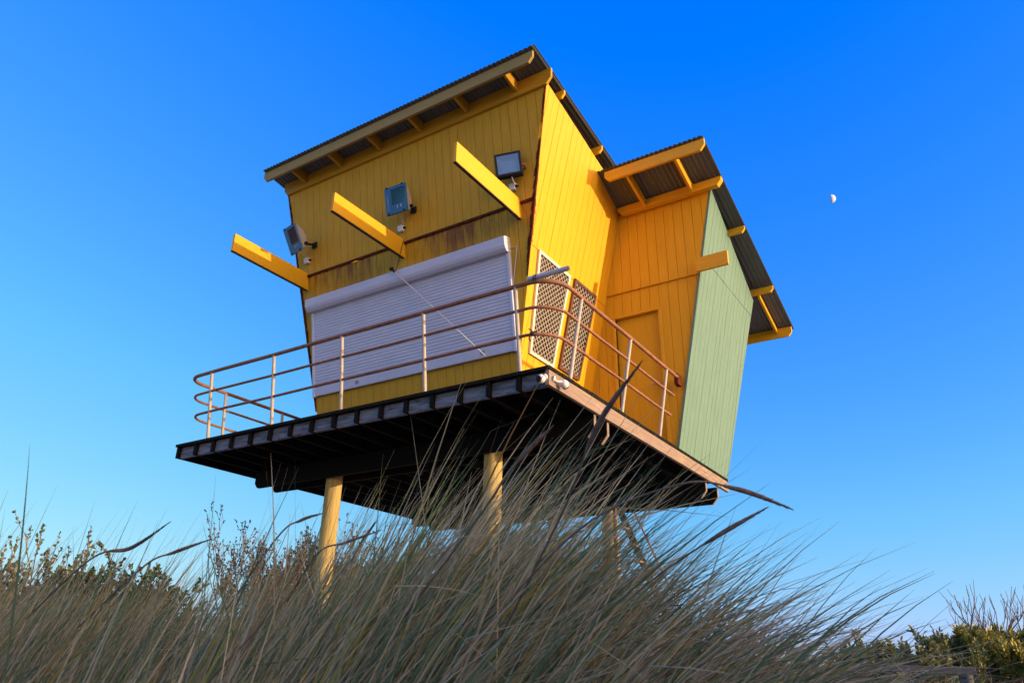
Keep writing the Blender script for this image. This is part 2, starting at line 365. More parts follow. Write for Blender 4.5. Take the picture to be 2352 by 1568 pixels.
for z in np.arange(2.5, 3.6, .05):
    yy = lambda q: Y1 - S1 * q
    a = random.uniform(.008, .03) * (1.2 if z < 3 else .7)
    mb.prism([rmap(yy(z) - .002, z, .001), rmap(yy(z) + a, z, .001), rmap(yy(z + .05) + a * random.uniform(.4, 1), z + .05, .001), rmap(yy(z + .05) - .002, z + .05, .001)], V((.004, 0, 0)))
mb.build('corner_flashing', M['rust_hot'], tower)
# main room: right wall in two lifts, left and back walls
yf_ = lambda z: Y1 - S1 * z
BK = 5.75
siding('wall', rmap, [(yf_(0), 0), (BK, 0), (BK, 2.468), (yf_(2.468), 2.468)], PITCH, M['yellow'], t0=.03)
siding('wall', lambda t, z, o: rmap(t, z, o + .004), [(yf_(2.474), 2.474), (BK, 2.474), (BK, zroof(BK) - .2), (yf_(4.78), zroof(yf_(4.78)) - .2)], PITCH, M['yellow'], t0=.03)
siding('wall', lmap, [(yf_(0), 0), (BK, 0), (BK, zroof(BK) - .1), (yf_(4.85), zroof(yf_(4.85)) - .1)], PITCH, M['yellow'])
siding('wall', lambda t, z, o: V((t, BK, z)) + o * V((0, 1, 0)), [(xl(0) + .04, 0), (xr(0) - .04, 0), (xr(4.1) - .04, 4.1), (xl(4.1) + .04, 4.1)], PITCH, M['yellow'])
# door wall: lower lift behind the door, upper lift proud
zs_ = 2.635
lo_map = lambda t, z, o: omap(t, z, o - .034)
dx0, dx1, dzt = -.875, -.145, 2.20
def door_wall(poly): return siding('wall', lo_map, poly, PITCH, M['yellow'], t0=.04)
door_wall([(xr(0) - .02, 0), (dx0, 0), (dx0, zs_ + .03), (xr(zs_ + .03) - .02, zs_ + .03)])
door_wall([(dx1, 0), (xg(0) - .04, 0), (xg(zs_ + .03) - .04, zs_ + .03), (dx1, zs_ + .03)])
door_wall([(dx0 + .001, dzt), (dx1 - .001, dzt), (dx1 - .001, zs_ + .03), (dx0 + .001, zs_ + .03)])
siding('wall', omap, [(xr(zs_) - .02, zs_), (xg(zs_) - .037, zs_), (xg(4.05) - .037, 4.05), (xr(4.05) - .02, 4.05)], PITCH, M['yellow'], t0=.075)
mb = MB()
mb.prism([omap(dx0 - .05, 0.02, -.07), omap(dx0, 0.02, -.07), omap(dx0, dzt, -.07), omap(dx0 - .05, dzt, -.07)], (0, -.062, 0))
mb.prism([omap(dx1, 0.02, -.07), omap(dx1 + .05, 0.02, -.07), omap(dx1 + .05, dzt, -.07), omap(dx1, dzt, -.07)], (0, -.062, 0))
mb.prism([omap(dx0 - .05, dzt, -.07), omap(dx1 + .05, dzt, -.07), omap(dx1 + .05, dzt + .05, -.07), omap(dx0 - .05, dzt + .05, -.07)], (0, -.066, 0))
dp = MB(); dp.prism([omap(dx0, .02, -.085), omap(dx1, .02, -.085), omap(dx1, dzt, -.085), omap(dx0, dzt, -.085)], (0, .04, 0))
door = dp.build('door', M['yellow'], tower)
mb.build('door_frame', M['yellow_trim'], door, bevel=.004)
hb = MB(); hp = omap(dx1 - .09, 1.02, -.03); hb.tube([hp + V((0, .05, 0)), hp, hp + V((-.1, 0, 0))], .011, 8); hb.build('handle', M['grey_cast'], door, smooth=True)
# green wall and back of the rear room
gy = lambda z: Y2 - S4 * z
by = lambda z: DB + S5 * z
siding('wall', gmap, [(gy(0), -.012), (by(0), -.012), (by(2.9), 2.9), (gy(2.9), 2.9)], PITCH, M['green'], t0=.02, label='sage green side wall')
siding('wall', lambda t, z, o: gmap(t, z, o + .003), [(gy(2.905), 2.905), (by(2.905), 2.905), (6.07, 3.205), (gy(4.03), 4.03)], PITCH, M['green'], t0=.02, label='sage green side wall')
siding('wall', bmap, [(xr(0) - .02, 0), (xg(0) - .04, 0), (xg(3.15) - .04, 3.15), (xr(3.15) - .02, 3.15)], PITCH, M['green'])

# roofs
def roof(x0, x1, y0, y1, zf, parent):
    p, A = .076, .009; n = int((x1 - x0) / p * 8); xs = np.linspace(x0, x1, n + 1); mb = MB()
    dz = A * np.cos(2 * np.pi * (xs - x0) / p)
    ys = np.linspace(y0, y1, 5); T = .0012
    for off in (0, 1):
        for y in ys:
            for x, q in zip(xs, dz): mb.v.append((x, y, zf(y) + q + (T if off else -T)))
    m = n + 1; K = 5 * m
    for o in (0, K):
        for j in range(4):
            for i in range(n):
                a = o + j * m + i; q = (a, a + m, a + m + 1, a + 1); mb.f.append(q if o == 0 else q[::-1])
    for i in range(n):
        for j in (0, 4): a = j * m + i; mb.f.append((a, a + 1, a + 1 + K, a + K))
    for j in range(4):
        for i in (0, n): a = j * m + i; mb.f.append((a, a + m, a + m + K, a + K))
    return mb.build('roof', M['sheet'], parent, smooth=True)
def plank_x(name, x0, x1, y, t, z0, z1, ch, parent, mtl=None):
    """board along x (thickness t behind y) with its lower corners cut off"""
    mb = MB(); mb.prism([(x0, y, z1), (x0, y, z0 + ch), (x0 + ch * .8, y, z0), (x1 - ch * .8, y, z0), (x1, y, z0 + ch), (x1, y, z1)], (0, t, 0))
    return mb.build(name, mtl or M['yellow_trim'], parent, bevel=.003)
def rafter(x, y0, y1, zf, h, parent, t=.042, mtl=None):
    mb = MB(); mb.prism([(x - t / 2, y0, zf(y0) - .012), (x - t / 2, y0, zf(y0) - h), (x - t / 2, y1, zf(y1) - h), (x - t / 2, y1, zf(y1) - .012)], (t, 0, 0))
    return mb.build('rafter', mtl or M['yellow_trim'], parent, bevel=.002)
r1 = roof(-6.105, -.475, .40, 6.0, zroof, tower)
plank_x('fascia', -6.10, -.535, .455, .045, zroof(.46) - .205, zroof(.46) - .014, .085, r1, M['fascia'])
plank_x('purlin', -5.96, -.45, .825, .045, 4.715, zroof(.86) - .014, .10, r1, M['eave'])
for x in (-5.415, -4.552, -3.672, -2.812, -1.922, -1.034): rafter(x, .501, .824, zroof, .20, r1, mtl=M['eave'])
for y in (1.30, 2.52, 3.9, 5.2):
    z = zroof(y); plank_x('purlin', -.95, -.465, y - .06, .042, z - .155, z - .03, .06, r1)
r2 = roof(-.70, 1.10, 2.62, 7.30, zroof2, tower)
plank_x('fascia', -.53, 1.105, 2.655, .045, 4.135, zroof2(2.68) - .014, .085, r2)
plank_x('purlin', -.66, 1.095, 3.385, .10, 3.965, zroof2(3.44) - .02, .085, r2)
for x in (-.172, .622): rafter(x, 2.701, 3.384, zroof2, .185, r2)
for y in (4.55, 6.06):
    z = zroof2(y); plank_x('purlin', .55, 1.095, y - .08, .05, z - .135, z - .022, .06, r2)
plank_x('fascia', -.60, 1.07, 7.19, .045, zroof2(7.2) - .20, zroof2(7.2) - .014, .075, r2)
for x in (.80, -.1): rafter(x, 6.12, 7.189, zroof2, .12, r2)

# outrigger beams
for bx, zt in ((-1.150, 3.168), (-3.29, 3.168), (-5.425, 3.166)):
    mb = MB(); t = .046
    mb.prism([(bx - t, -.335, 2.868), (bx, -.335, 2.868), (bx, Y1 - S1 * 2.868 + .02, 2.868), (bx - t, Y1 - S1 * 2.868 + .02, 2.868)], (0, 0, zt - 2.868))
    b = mb.build('beam', M['yellow_trim'], tower, bevel=.003)
    mb = MB(); mb.box((bx - t - .001, -.3355, 2.855), (bx - .004, 1.2, 2.867)); mb.build('underside_strip', M['dark_edge'], b)  # thin dark brown strip along the underside of the beam
mb = MB(); mb.box((.56, 3.455, 2.605), (1.05, 3.505, 2.835)); mb.build('beam', M['yellow_trim'], tower, bevel=.003)

# roller shutter
mb = MB(); z0, z1, nr = 1.17, 2.44, 26; pr = []
hgt = (z1 - z0) / nr
for i in range(nr):
    for f_, o in ((0, .0445), (.12, .0475), (.32, .0500), (.55, .0505), (.8, .0488), (.93, .0465)): pr.append((z0 + (i + f_) * hgt, o))
pr.append((z1, .03))
sx0, sx1 = -5.25, -1.425
for (za, oa), (zb, ob_) in zip(pr[:-1], pr[1:]): mb.quad(fmap(sx0, za, oa), fmap(sx1, za, oa), fmap(sx1, zb, ob_), fmap(sx0, zb, ob_))
mb.prism([fmap(sx0, z0, .02), fmap(sx1, z0, .02), fmap(sx1, z1, .02), fmap(sx0, z1, .02)], V((0, .012, 0)))
shut = mb.build('roller_shutter', M['shutter'], tower)
def fprof(x0, x1, prof):
    mb = MB(); n = len(prof); mb.v += [tuple(fmap(x0, z, o)) for o, z in prof] + [tuple(fmap(x1, z, o)) for o, z in prof]
    mb.f.append(tuple(range(n))); mb.f.append(tuple(range(n, 2 * n))[::-1])
    for i in range(n): j = (i + 1) % n; mb.f.append((i, n + i, n + j, j))
    return mb
fprof(-5.335, -1.375, [(.0, 2.665), (.155, 2.645), (.165, 2.63), (.165, 2.515), (.15, 2.47), (.115, 2.43), (.0, 2.42)]).build('housing', M['shutter_box'], shut, bevel=.004)
fprof(sx0 - .045, sx0, [(.0, 2.425), (.062, 2.425), (.062, 1.02), (.0, 1.02)]).build('guide', M['shutter_box'], shut, bevel=.003)
fprof(sx1, sx1 + .045, [(.0, 2.425), (.062, 2.425), (.062, 1.02), (.0, 1.02)]).build('guide', M['shutter_box'], shut, bevel=.003)
bb = fprof(sx0 + .001, sx1 - .001, [(.0, 1.169), (.048, 1.169), (.052, 1.16), (.052, 1.04), (.046, 1.03), (.0, 1.03)]).build('bottom_bar', M['shutter'], shut, bevel=.003)
for x in (-4.36, -1.98):
    mb = MB(); mb.prism([fmap(x, 1.08, .0525), fmap(x + .07, 1.08, .0525), fmap(x + .07, 1.13, .0525), fmap(x, 1.13, .0525)], (0, -.004, 0)); mb.build('latch_plate', M['mark'], shut)
mb = MB(); mb.tube([fmap(-1.265, 2.49, .012), fmap(-1.375, 1.98, .012)], .008, 6); mb.tube([fmap(-1.265, 2.49, .012), fmap(-1.37, 2.50, .012)], .007, 6); mb.build('strap', M['pvc'], tower)
mb = MB(); mb.tube([fmap(-5.33, 2.41, .02), fmap(-5.30, 1.85, .02)], .009, 6); mb.build('strap', M['pvc'], tower)

# screened windows in the right wall
def poly_frame(poly, wd):
    """inset a convex polygon"""
    n = len(poly); c = np.mean(np.array(poly), 0); lines = []
    for i in range(n):
        a, b = V(poly[i]), V(poly[(i + 1) % n]); d = (b - a) / np.linalg.norm(b - a); nn = np.array([-d[1], d[0]])
        if (c - a) @ nn < 0: nn = -nn
        lines.append((a + nn * wd, d))
    o = []
    for i in range(n):
        (p, d), (q, e) = lines[i - 1], lines[i]; A = np.array([d, -e]).T; t = np.linalg.solve(A, q - p); o.append(tuple(p + d * t[0]))
    return o
def seg_clip(a, b, poly):
    c = np.mean(np.array(poly), 0); t0, t1 = 0., 1.; a, b = V(a), V(b); n = len(poly)
    for i in range(n):
        p, q = V(poly[i]), V(poly[(i + 1) % n]); d = q - p; nn = np.array([-d[1], d[0]])
        if (c - p) @ nn < 0: nn = -nn
        fa, fb = (a - p) @ nn, (b - p) @ nn
        if fa < 0 and fb < 0: return None
        if fa < 0: t0 = max(t0, fa / (fa - fb))
        elif fb < 0: t1 = min(t1, fa / (fa - fb))
    return None if t0 >= t1 else (a + (b - a) * t0, a + (b - a) * t1)
def screen(poly, fm, lab):
    wd = .042; inn = poly_frame(poly, wd); n = 4; mb = MB()
    for i in range(n):
        j = (i + 1) % n; q = [poly[i], poly[j], inn[j], inn[i]]
        mb.prism([rmap(t, z, .005) for t, z in q], V((1, 0, -S2)) * c2 * .032)
    win = mb.build('window', fm, tower, label=lab)
    mb = MB(); mb.prism([rmap(t, z, .006) for t, z in inn], V((1, 0, -S2)) * c2 * .006); mb.build('pane', M['pane'], win)
    mb = MB(); py, pz = .092, .083; lo = np.array(inn).min(0); hi = np.array(inn).max(0); H = hi[1] - lo[1]
    for sgn in (1, -1):
        k = -40
        while k < 40:
            y0 = lo[0] + k * py; k += 1
            s_ = seg_clip((y0, lo[1]), (y0 + sgn * H / pz * py, hi[1]), inn)
            if s_ is None: continue
            a, b = s_; d = (b - a) / np.linalg.norm(b - a); nn = np.array([-d[1], d[0]]) * .0040
            q = [a + nn, b + nn, b - nn, a - nn]; o_ = .019 if sgn > 0 else .0225
            mb.prism([rmap(t, z, o_) for t, z in q], V((1, 0, -S2)) * c2 * .003)
    mb.build('security_mesh', M['mesh'], win)
fs = lambda z: 1.478 + (2.475 - z) * .184
screen([(fs(1.05), 1.05), (2.395, 1.05), (2.395, 2.475), (fs(2.475), 2.475)], M['cream'], 'screened window in a cream frame')
screen([(2.545, 1.10), (3.16, 1.10), (3.235, 2.50), (2.535, 2.50)], M['brown'], 'screened window in a brown frame')

# deck
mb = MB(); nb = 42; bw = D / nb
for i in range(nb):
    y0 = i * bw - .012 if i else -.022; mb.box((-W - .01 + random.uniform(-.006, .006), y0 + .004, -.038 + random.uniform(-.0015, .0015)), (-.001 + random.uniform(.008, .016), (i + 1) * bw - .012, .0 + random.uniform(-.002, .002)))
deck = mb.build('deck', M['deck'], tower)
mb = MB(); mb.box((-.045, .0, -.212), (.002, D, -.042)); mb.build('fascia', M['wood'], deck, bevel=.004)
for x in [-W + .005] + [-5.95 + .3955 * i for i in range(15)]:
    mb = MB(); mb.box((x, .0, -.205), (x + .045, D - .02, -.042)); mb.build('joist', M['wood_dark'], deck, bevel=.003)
jx = [-W + .005] + [-5.95 + .3955 * i for i in range(15)] + [-.05]
for a, b in zip(jx[:-1], jx[1:]):
    mb = MB(); mb.box((a + .046, .055 + random.uniform(-.008, .008), -.203), (b - .001, .10, -.042)); mb.build('blocking', M['rim'], deck)
for y in (1.12, 1.46, 4.88, 5.42):
    mb = MB(); t = .055; xe0, xe1 = (-5.9, -.055); zb = -.475
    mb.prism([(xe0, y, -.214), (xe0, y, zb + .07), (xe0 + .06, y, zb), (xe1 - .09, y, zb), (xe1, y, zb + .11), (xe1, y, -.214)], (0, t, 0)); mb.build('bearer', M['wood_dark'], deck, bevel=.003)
    mb = MB(); mb.prism([(xe1 + .001, y + .002, -.216), (xe1 + .001, y + .002, zb + .105), (xe1 - .085, y + .002, zb + .003), (xe1 - .075, y + .002, zb - .004), (xe1 + .008, y + .002, zb + .10), (xe1 + .008, y + .002, -.216)], (0, t - .004, 0)); mb.build('end_grain', M['wood'], deck)
for x, y, r, ztop in ((-4.385, 1.32, .118, -.22), (-1.585, 1.32, .118, -.22), (-1.84, 5.19, .135, -.22), (-4.6, 5.19, .125, -.22)):
    mb = MB(); mb.tube([(x, y, float(ground_z(x, y)) - .5), (x, y, ztop)], [r * 1.04, r], 28); mb.build('pole', M['pole'], tower, smooth=True)
x, y = -2.94, 5.15
mb = MB(); mb.box((x - .05, y - .05, float(ground_z(x, y)) - .3), (x + .05, y + .05, -.22)); mb.build('steel_post', M['steel'], tower)
mb = MB(); mb.box((-1.70, 5.02, float(ground_z(-1.7, 5.05)) - .3), (-1.655, 5.08, -.3)); mb.build('steel_post', M['steel'], tower)
# ladder at the back
mb = MB(); la = lambda z, y: (-1.83 + .427 * (-.42 - z), y, z)
mb.prism([V(la(-.35, 5.66)) + (0, 0, .07), V(la(-3.4, 5.66)) + (0, 0, .07), V(la(-3.4, 5.66)) - (.055, 0, .07), V(la(-.35, 5.66)) - (.055, 0, .07)], (0, .045, 0))
lad = mb.build('ladder', M['wood_dark'], tower)
mb = MB(); mb.tube([(-1.60, 5.6, -.38), (-1.60 + .443 * 3, 5.6, -3.38)], .017, 8); mb.build('handrail', M['steel'], lad, smooth=True)
for z in np.arange(-.75, -3.2, -.28):
    p = la(z, 5.5); mb = MB(); mb.box((p[0] - .05, 5.35, z), (p[0] + .05, 5.655, z + .03)); mb.build('tread', M['wood'], lad)

# railing: three pipes bent round the corners, posts leaning outward
aF, aR, aL = .139, .176, .13
def rail_path(z):
    """one pipe around the deck at height z"""
    yF = .05 - aF * z; xR = -.05 + aR * z; xL = -6.20 - aL * z; r = .34; rl = .30; P = []
    P.append((xL, 4.6, z)); P.append((xL, yF + rl + .25, z))
    for k in range(9):
        q = k / 8 * math.pi / 2; P.append((xL + rl - rl * math.cos(q), yF + rl - rl * math.sin(q), z))
    for x in (-5.5, -4.4, -3.3, -2.2, -1.2): P.append((x, yF + .002 * math.sin(x * 5), z + .003 * math.sin(x * 3.1)))
    for k in range(11):
        q = k / 10 * math.pi / 2; P.append((xR - r + r * math.sin(q), yF + r - r * math.cos(q), z))
    for y in (.9, 1.9, 2.8): P.append((xR, y, z + .004 * math.sin(y * 4)))
    P.append((xR, {0: 3.50, 1: 3.44, 2: 3.40}[0 if z > .9 else 1 if z > .6 else 2], z)); return P
mb = MB(); mb.tube(rail_path(1.0), .026, 12); railing = mb.build('railing', M['steel'], tower, smooth=True)
for z in (.71, .41):
    mb = MB(); mb.tube(rail_path(z), .0185, 10); mb.build('rail', M['steel'], railing, smooth=True)
posts = [((x, .05, 0), (x, .05 - aF * .99, .99)) for x in (-5.72, -4.37, -3.072, -1.714, -.388)]
posts += [((-.05, y, 0), (-.05 + aR * .99, y, .99)) for y in (.535, 1.885, 3.095)] + [((-6.20, y, 0), (-6.20 - aL * .99, y, .99)) for y in (.64, 1.80, 3.1)]
for a, b in posts:
    mb = MB(); mb.tube([V(a) - (0, 0, .03), b], .0235, 12); mb.build('post', M['galv'], railing, smooth=True)
mb = MB(); mb.box((.09, 3.46, .88), (.15, 3.61, 1.05)); mb.build('bracket', M['rust'], railing, bevel=.004)

# ------------------------------------------------------------------ things fixed to or lying on the tower
def rot_basis(normal, up):
    n = V(normal); n /= np.linalg.norm(n); u = V(up) - (V(up) @ n) * n; u /= np.linalg.norm(u); return np.cross(u, n), u, n   # right as seen from the front
def text_mesh(body, size, origin, rx, ry, name, mtl, parent):
    cu = bpy.data.curves.new(name, 'FONT'); cu.body = body; cu.size = size; cu.extrude = .0015; cu.align_x = 'CENTER'; cu.align_y = 'CENTER'
    to = bpy.data.objects.new(name, cu); COL.objects.link(to); bpy.context.view_layer.update()
    me = bpy.data.meshes.new_from_object(to.evaluated_get(bpy.context.evaluated_depsgraph_get())); COL.objects.unlink(to); bpy.data.objects.remove(to)
    nx = V(rx); ny = V(ry); nz = np.cross(nx, ny); me.transform(Matrix(((nx[0], ny[0], nz[0], origin[0]), (nx[1], ny[1], nz[1], origin[1]), (nx[2], ny[2], nz[2], origin[2]), (0, 0, 0, 1))))
    me.materials.clear(); me.materials.append(mtl); o = bpy.data.objects.new(name, me); COL.objects.link(o); adopt(o, parent); return o

def floodlight_old(c, wh, normal, up, base, label, jbox):
    c = V(c); w_, h_ = wh; rx, uy, n = rot_basis(normal, up); t = thing('floodlight', label, 'floodlight', c, 'floodlights on the front wall')
    P = lambda a, b, o: c + rx * a + uy * b + n * o
    gx0, gx1, gy0, gy1 = -w_ / 2 + .115, w_ / 2 - .015, -h_ / 2 + .145, h_ / 2 - .05
    # front frame: four bars round the glass
    mb = MB()
    for a0, a1, b0, b1 in ((-w_ / 2, gx0, -h_ / 2, h_ / 2), (gx1, w_ / 2, -h_ / 2, h_ / 2), (gx0, gx1, -h_ / 2, gy0), (gx0, gx1, gy1, h_ / 2)):
        mb.prism([P(a0, b0, -.025), P(a1, b0, -.025), P(a1, b1, -.025), P(a0, b1, -.025)], n * .03)
    mb.build('front_frame', M['blue'], t)
    # rounded body behind
    mb = MB(); prof = [(h_ / 2 - .01, -.026), (h_ / 2 - .03, -.06), (h_ / 2 - .10, -.12), (.02, -.16), (-.10, -.155), (-h_ / 2 + .03, -.10), (-h_ / 2 + .01, -.026)]
    mb.prism([P(-w_ / 2 + .01, b, o) for b, o in prof], rx * (w_ - .02)); mb.build('housing', M['grey_cast'], t, smooth=True, bevel=.012)
    # reflector bowl with facets, lamp, glass
    mb = MB(); cx, cy = (gx0 + gx1) / 2, (gy0 + gy1) / 2; bx, by_ = .05, .045
    O = [(gx0, gy0), (gx1, gy0), (gx1, gy1), (gx0, gy1)]; I = [(cx - bx, cy - by_), (cx + bx, cy - by_), (cx + bx, cy + by_), (cx - bx, cy + by_)]
    for i in range(4):
        j = (i + 1) % 4; mb.quad(P(*O[i], -.0245), P(*O[j], -.0245), P(*I[j], -.0258 + .002), P(*I[i], -.0258 + .002))
    mb.quad(*[P(*q, -.0238) for q in I]); mb.build('reflector', M['reflector'], t)
    mb = MB(); mb.tube([P(cx - .07, cy - .03, -.016), P(cx + .06, cy - .01, -.016)], .009, 10); mb.build('lamp', M['white'], t, smooth=True)
    mb = MB(); mb.prism([P(gx0, gy0, -.004), P(gx1, gy0, -.004), P(gx1, gy1, -.004), P(gx0, gy1, -.004)], n * .003); mb.build('glass', M['glass'], t)
    for a in (-w_ / 2 + .05, w_ / 2 - .06):
        for b in (-h_ / 2 + .015, h_ / 2 - .005):
            mb = MB(); mb.obox(P(a, b, .006), rx * .012, uy * .012, n * .008); mb.build('clip', M['black'], t)
    for a in (.02, .085):
        mb = MB(); mb.obox(P(a, gy0 - .045, .006), rx * .005, uy * .022, n * .002); mb.build('screw', M['rod'], t)
    base = V(base); br = MB(); piv = P(w_ / 2 - .03, -h_ / 2 + .09, -.10)
    br.tube([piv, base + V((0, -.03, 0))], .02, 8); br.tube([piv - rx * .03, piv + rx * .06], .026, 10); br.obox(base + V((0, -.012, 0)), (.05, 0, 0), (0, .014, 0), (0, 0, .05)); br.build('bracket', M['black'], t, smooth=True)
    cable(t, P(.03, -h_ / 2 + .01, -.06), jbox)
    return t, P, rx, uy
def cable(t, a, b):
    a, b = V(a), V(b); mid = (a + b) / 2 + V((-.02, -.015, -.05)); pts = []
    for k in range(11):
        s_ = k / 10; pts.append((1 - s_) ** 2 * a + 2 * s_ * (1 - s_) * mid + s_ * s_ * b)
    mb = MB(); mb.tube(pts, .0055, 7); mb.build('cable', M['pvc'], t, smooth=True)
def junction(x, z, label):
    c = fmap(x, z, .0); t = thing('junction_box', label, 'junction box', c, 'junction boxes on the front wall')
    mb = MB(); mb.obox(fmap(x, z, .045), (.048, 0, 0), V((0, 1, S1)) * c1 * .03, V((0, -S1, 1)) * c1 * .05); mb.build('box', M['white'], t, bevel=.008)
    mb = MB(); mb.tube([fmap(x + .045, z, .04), fmap(x + .085, z + .01, .04)], .017, 10); mb.build('gland', M['black'], t, smooth=True)
    return fmap(x + .09, z + .012, .04)
j1 = junction(-5.405, 3.375, 'white junction box by the far left corner of the front wall')
j2 = junction(-3.315, 3.345, 'white junction box just above the root of the middle beam')
j3 = junction(-1.235, 3.365, 'white junction box below the square black floodlight')
f1 = floodlight_old((-5.389, .715, 3.591), (.376, .459), (-.237, -.839, -.490), (-.076, -.487, .870), (-5.235, 1.075, 3.61), 'blue framed floodlight at the left corner of the wall, tilted to the left', j1)
f2 = floodlight_old((-3.178, .7745, 3.652), (.390, .450), (.1025, -.9675, -.231), (-.017, -.234, .972), (-3.06, 1.08, 3.58), 'blue framed floodlight in the middle of the front wall above the middle beam', j2)
_, P2, rx2, uy2 = f2
text_mesh('COMETTO', .052, P2(-.15, -.04, .0055), -uy2, rx2, 'lettering', M['letter'], f2[0])
def floodlight_new():
    c = V((-1.163, .854, 3.586)); w_, h_ = .379, .3505; rx, uy, n = rot_basis((.3805, -.9096, -.1669), (-.035, -.195, .980))
    t = thing('floodlight', 'square black framed floodlight at the right end of the front wall', 'floodlight', c, 'floodlights on the front wall')
    P = lambda a, b, o: c + rx * a + uy * b + n * o; e = .032; mb = MB()
    for a0, a1, b0, b1 in ((-w_ / 2, -w_ / 2 + e, -h_ / 2, h_ / 2), (w_ / 2 - e, w_ / 2, -h_ / 2, h_ / 2), (-w_ / 2 + e, w_ / 2 - e, -h_ / 2, -h_ / 2 + e), (-w_ / 2 + e, w_ / 2 - e, h_ / 2 - e, h_ / 2)):
        mb.prism([P(a0, b0, -.05), P(a1, b0, -.05), P(a1, b1, -.05), P(a0, b1, -.05)], n * .055)
    mb.build('front_frame', M['black'], t, bevel=.003)
    mb = MB(); mb.prism([P(-w_ / 2 + .01, -h_ / 2 + .01, -.13), P(w_ / 2 - .01, -h_ / 2 + .01, -.13), P(w_ / 2 - .01, h_ / 2 - .01, -.13), P(-w_ / 2 + .01, h_ / 2 - .01, -.13)], n * .04); mb.build('housing', M['black'], t)
    a, b = w_ / 2 - e, h_ / 2 - e; O = [(-a, -b), (a, -b), (a, b), (-a, b)]; I = [(p * .62, q * .55) for p, q in O]; mb = MB()
    for i in range(4):
        j = (i + 1) % 4; mb.quad(P(*O[i], -.004), P(*O[j], -.004), P(*I[j], -.055), P(*I[i], -.055))
    mb.quad(*[P(*q, -.055) for q in I]); mb.build('reflector', mat('brushed_reflector', (.86, .87, .90), .45, .0, var=.04, scale=5), t)
    mb = MB(); mb.prism([P(-a, -b, -.003), P(a, -b, -.003), P(a, b, -.003), P(-a, b, -.003)], n * .002); mb.build('glass', M['glass'], t)
    base = fmap(-1.02, 3.60, 0.0); piv = P(w_ / 2 + .02, -.02, -.07); mb = MB(); mb.tube([piv - rx * .03, piv + rx * .03], .022, 10); mb.tube([piv, base], .016, 8)
    mb.build('bracket', M['steel'], t, smooth=True)
    cable(t, P(.02, -h_ / 2 + .005, -.07), j3)
floodlight_new()

# security cameras on the deck edge
def camera_ball(c, d, label, mount):
    t = thing('security_camera', label, 'security camera', c, 'security cameras on the deck edge'); c = V(c); d = V(d) / np.linalg.norm(d); mount = V(mount)
    pts = []; rr = []
    for k in range(11):
        q = k / 10; ang = math.pi * q; pts.append(c - d * .048 * math.cos(ang * .8)); rr.append(max(.048 * math.sin(max(ang * .8, .12)), .004))
    mb = MB(); mb.tube(pts, rr, 16); mb.build('body', M['white'], t, smooth=True)
    mb = MB(); f0 = c + d * .034; mb.tube([f0, f0 + d * .010, f0 + d * .013], [.037, .036, .028], 16); mb.build('lens', M['black'], t, smooth=True)
    mb = MB(); mb.tube([c - d * .03, (c * .4 + mount * .6) + V((0, 0, -.01)), mount], [.012, .011, .013], 10); v_ = (c - mount); v_ /= np.linalg.norm(v_); mb.tube([mount, mount + v_ * .018], .034, 14); mb.build('mount', M['white'], t, smooth=True)
camera_ball((-.062, -.055, -.155), (-.25, -1., -.35), 'white ball camera with black face on the dark deck edge', (-.04, .0, -.12))
camera_ball((.075, .20, -.16), (-.2, .9, -.5), 'white camera on a jointed mount fixed to the sunlit deck board', (.004, .07, -.125))

# loose tube tied to the rail, rod in front of the shutter
t = thing('tube', 'short grey tube lying on the bend of the top rail', 'tube', (0, -.09, 1.04))
mb = MB(); A_, B_ = V((-.225, -.075, 1.058)), V((.30, -.098, 1.040)); mb.tube([A_, B_], .029, 18, cap=False); mb.tube([A_, B_], .024, 18, cap=False); tb = mb.build('pipe', M['pvc'], t, smooth=True)
mb = MB()
for x in (-.14, -.11):
    q = A_ + (B_ - A_) * ((x + .225) / .525); mb.tube([q + V((0, .034 * math.cos(a), -.018 + .052 * math.sin(a))) for a in np.linspace(0, 2 * math.pi, 15)], .005, 6)
mb.tube([V((-.12, -.13, 1.02)), V((-.10, -.17, .985)), V((-.06, -.18, .965))], .006, 6); mb.build('cable_tie', M['black'], t, smooth=True)
t = thing('cable_tie', 'black cable tie knotted round the bottom rail by the bend', 'cable tie', (-.2, -.01, .41)); mb = MB()
for x in (-.215, -.195, -.175):
    mb.tube([V((x + .008 * math.sin(3 * a), -.007 + .026 * math.cos(a), .41 + .026 * math.sin(a))) for a in np.linspace(0, 2 * math.pi, 13)], .006, 6)
mb.tube([V((-.21, -.03, .40)), V((-.225, -.05, .34)), V((-.20, -.05, .31))], .007, 6); mb.tube([V((-.19, -.03, .43)), V((-.23, -.05, .46))], .006, 6)
mb.build('loop', M['black'], t, smooth=True)
t = thing('rod', 'thin pale rod slanting down across the grey roller shutter', 'rod', (-3.39, 1.069, 2.612)); mb = MB()
ra, rb_ = V((-3.37, 1.060, 2.60)), V((-1.81, 1.369, .98)); mb.tube([ra, rb_], .0085, 8); mb.build('shaft', M['rod'], t, smooth=True)
mb = MB(); d_ = (rb_ - ra) / np.linalg.norm(rb_ - ra); mb.tube([ra - d_ * .05, ra + d_ * .05], .020, 10); mb.obox(ra - d_ * .04, (.03, 0, 0), (0, .02, 0), (0, 0, .02)); mb.build('clip', M['black'], t, smooth=True)
mb = MB(); mb.tube([V((-3.15, 1.0, 3.04)), V((-3.22, 1.02, 2.8)), V((-3.30, 1.055, 2.57))], .006, 6); mb.build('cord', M['black'], t, smooth=True)

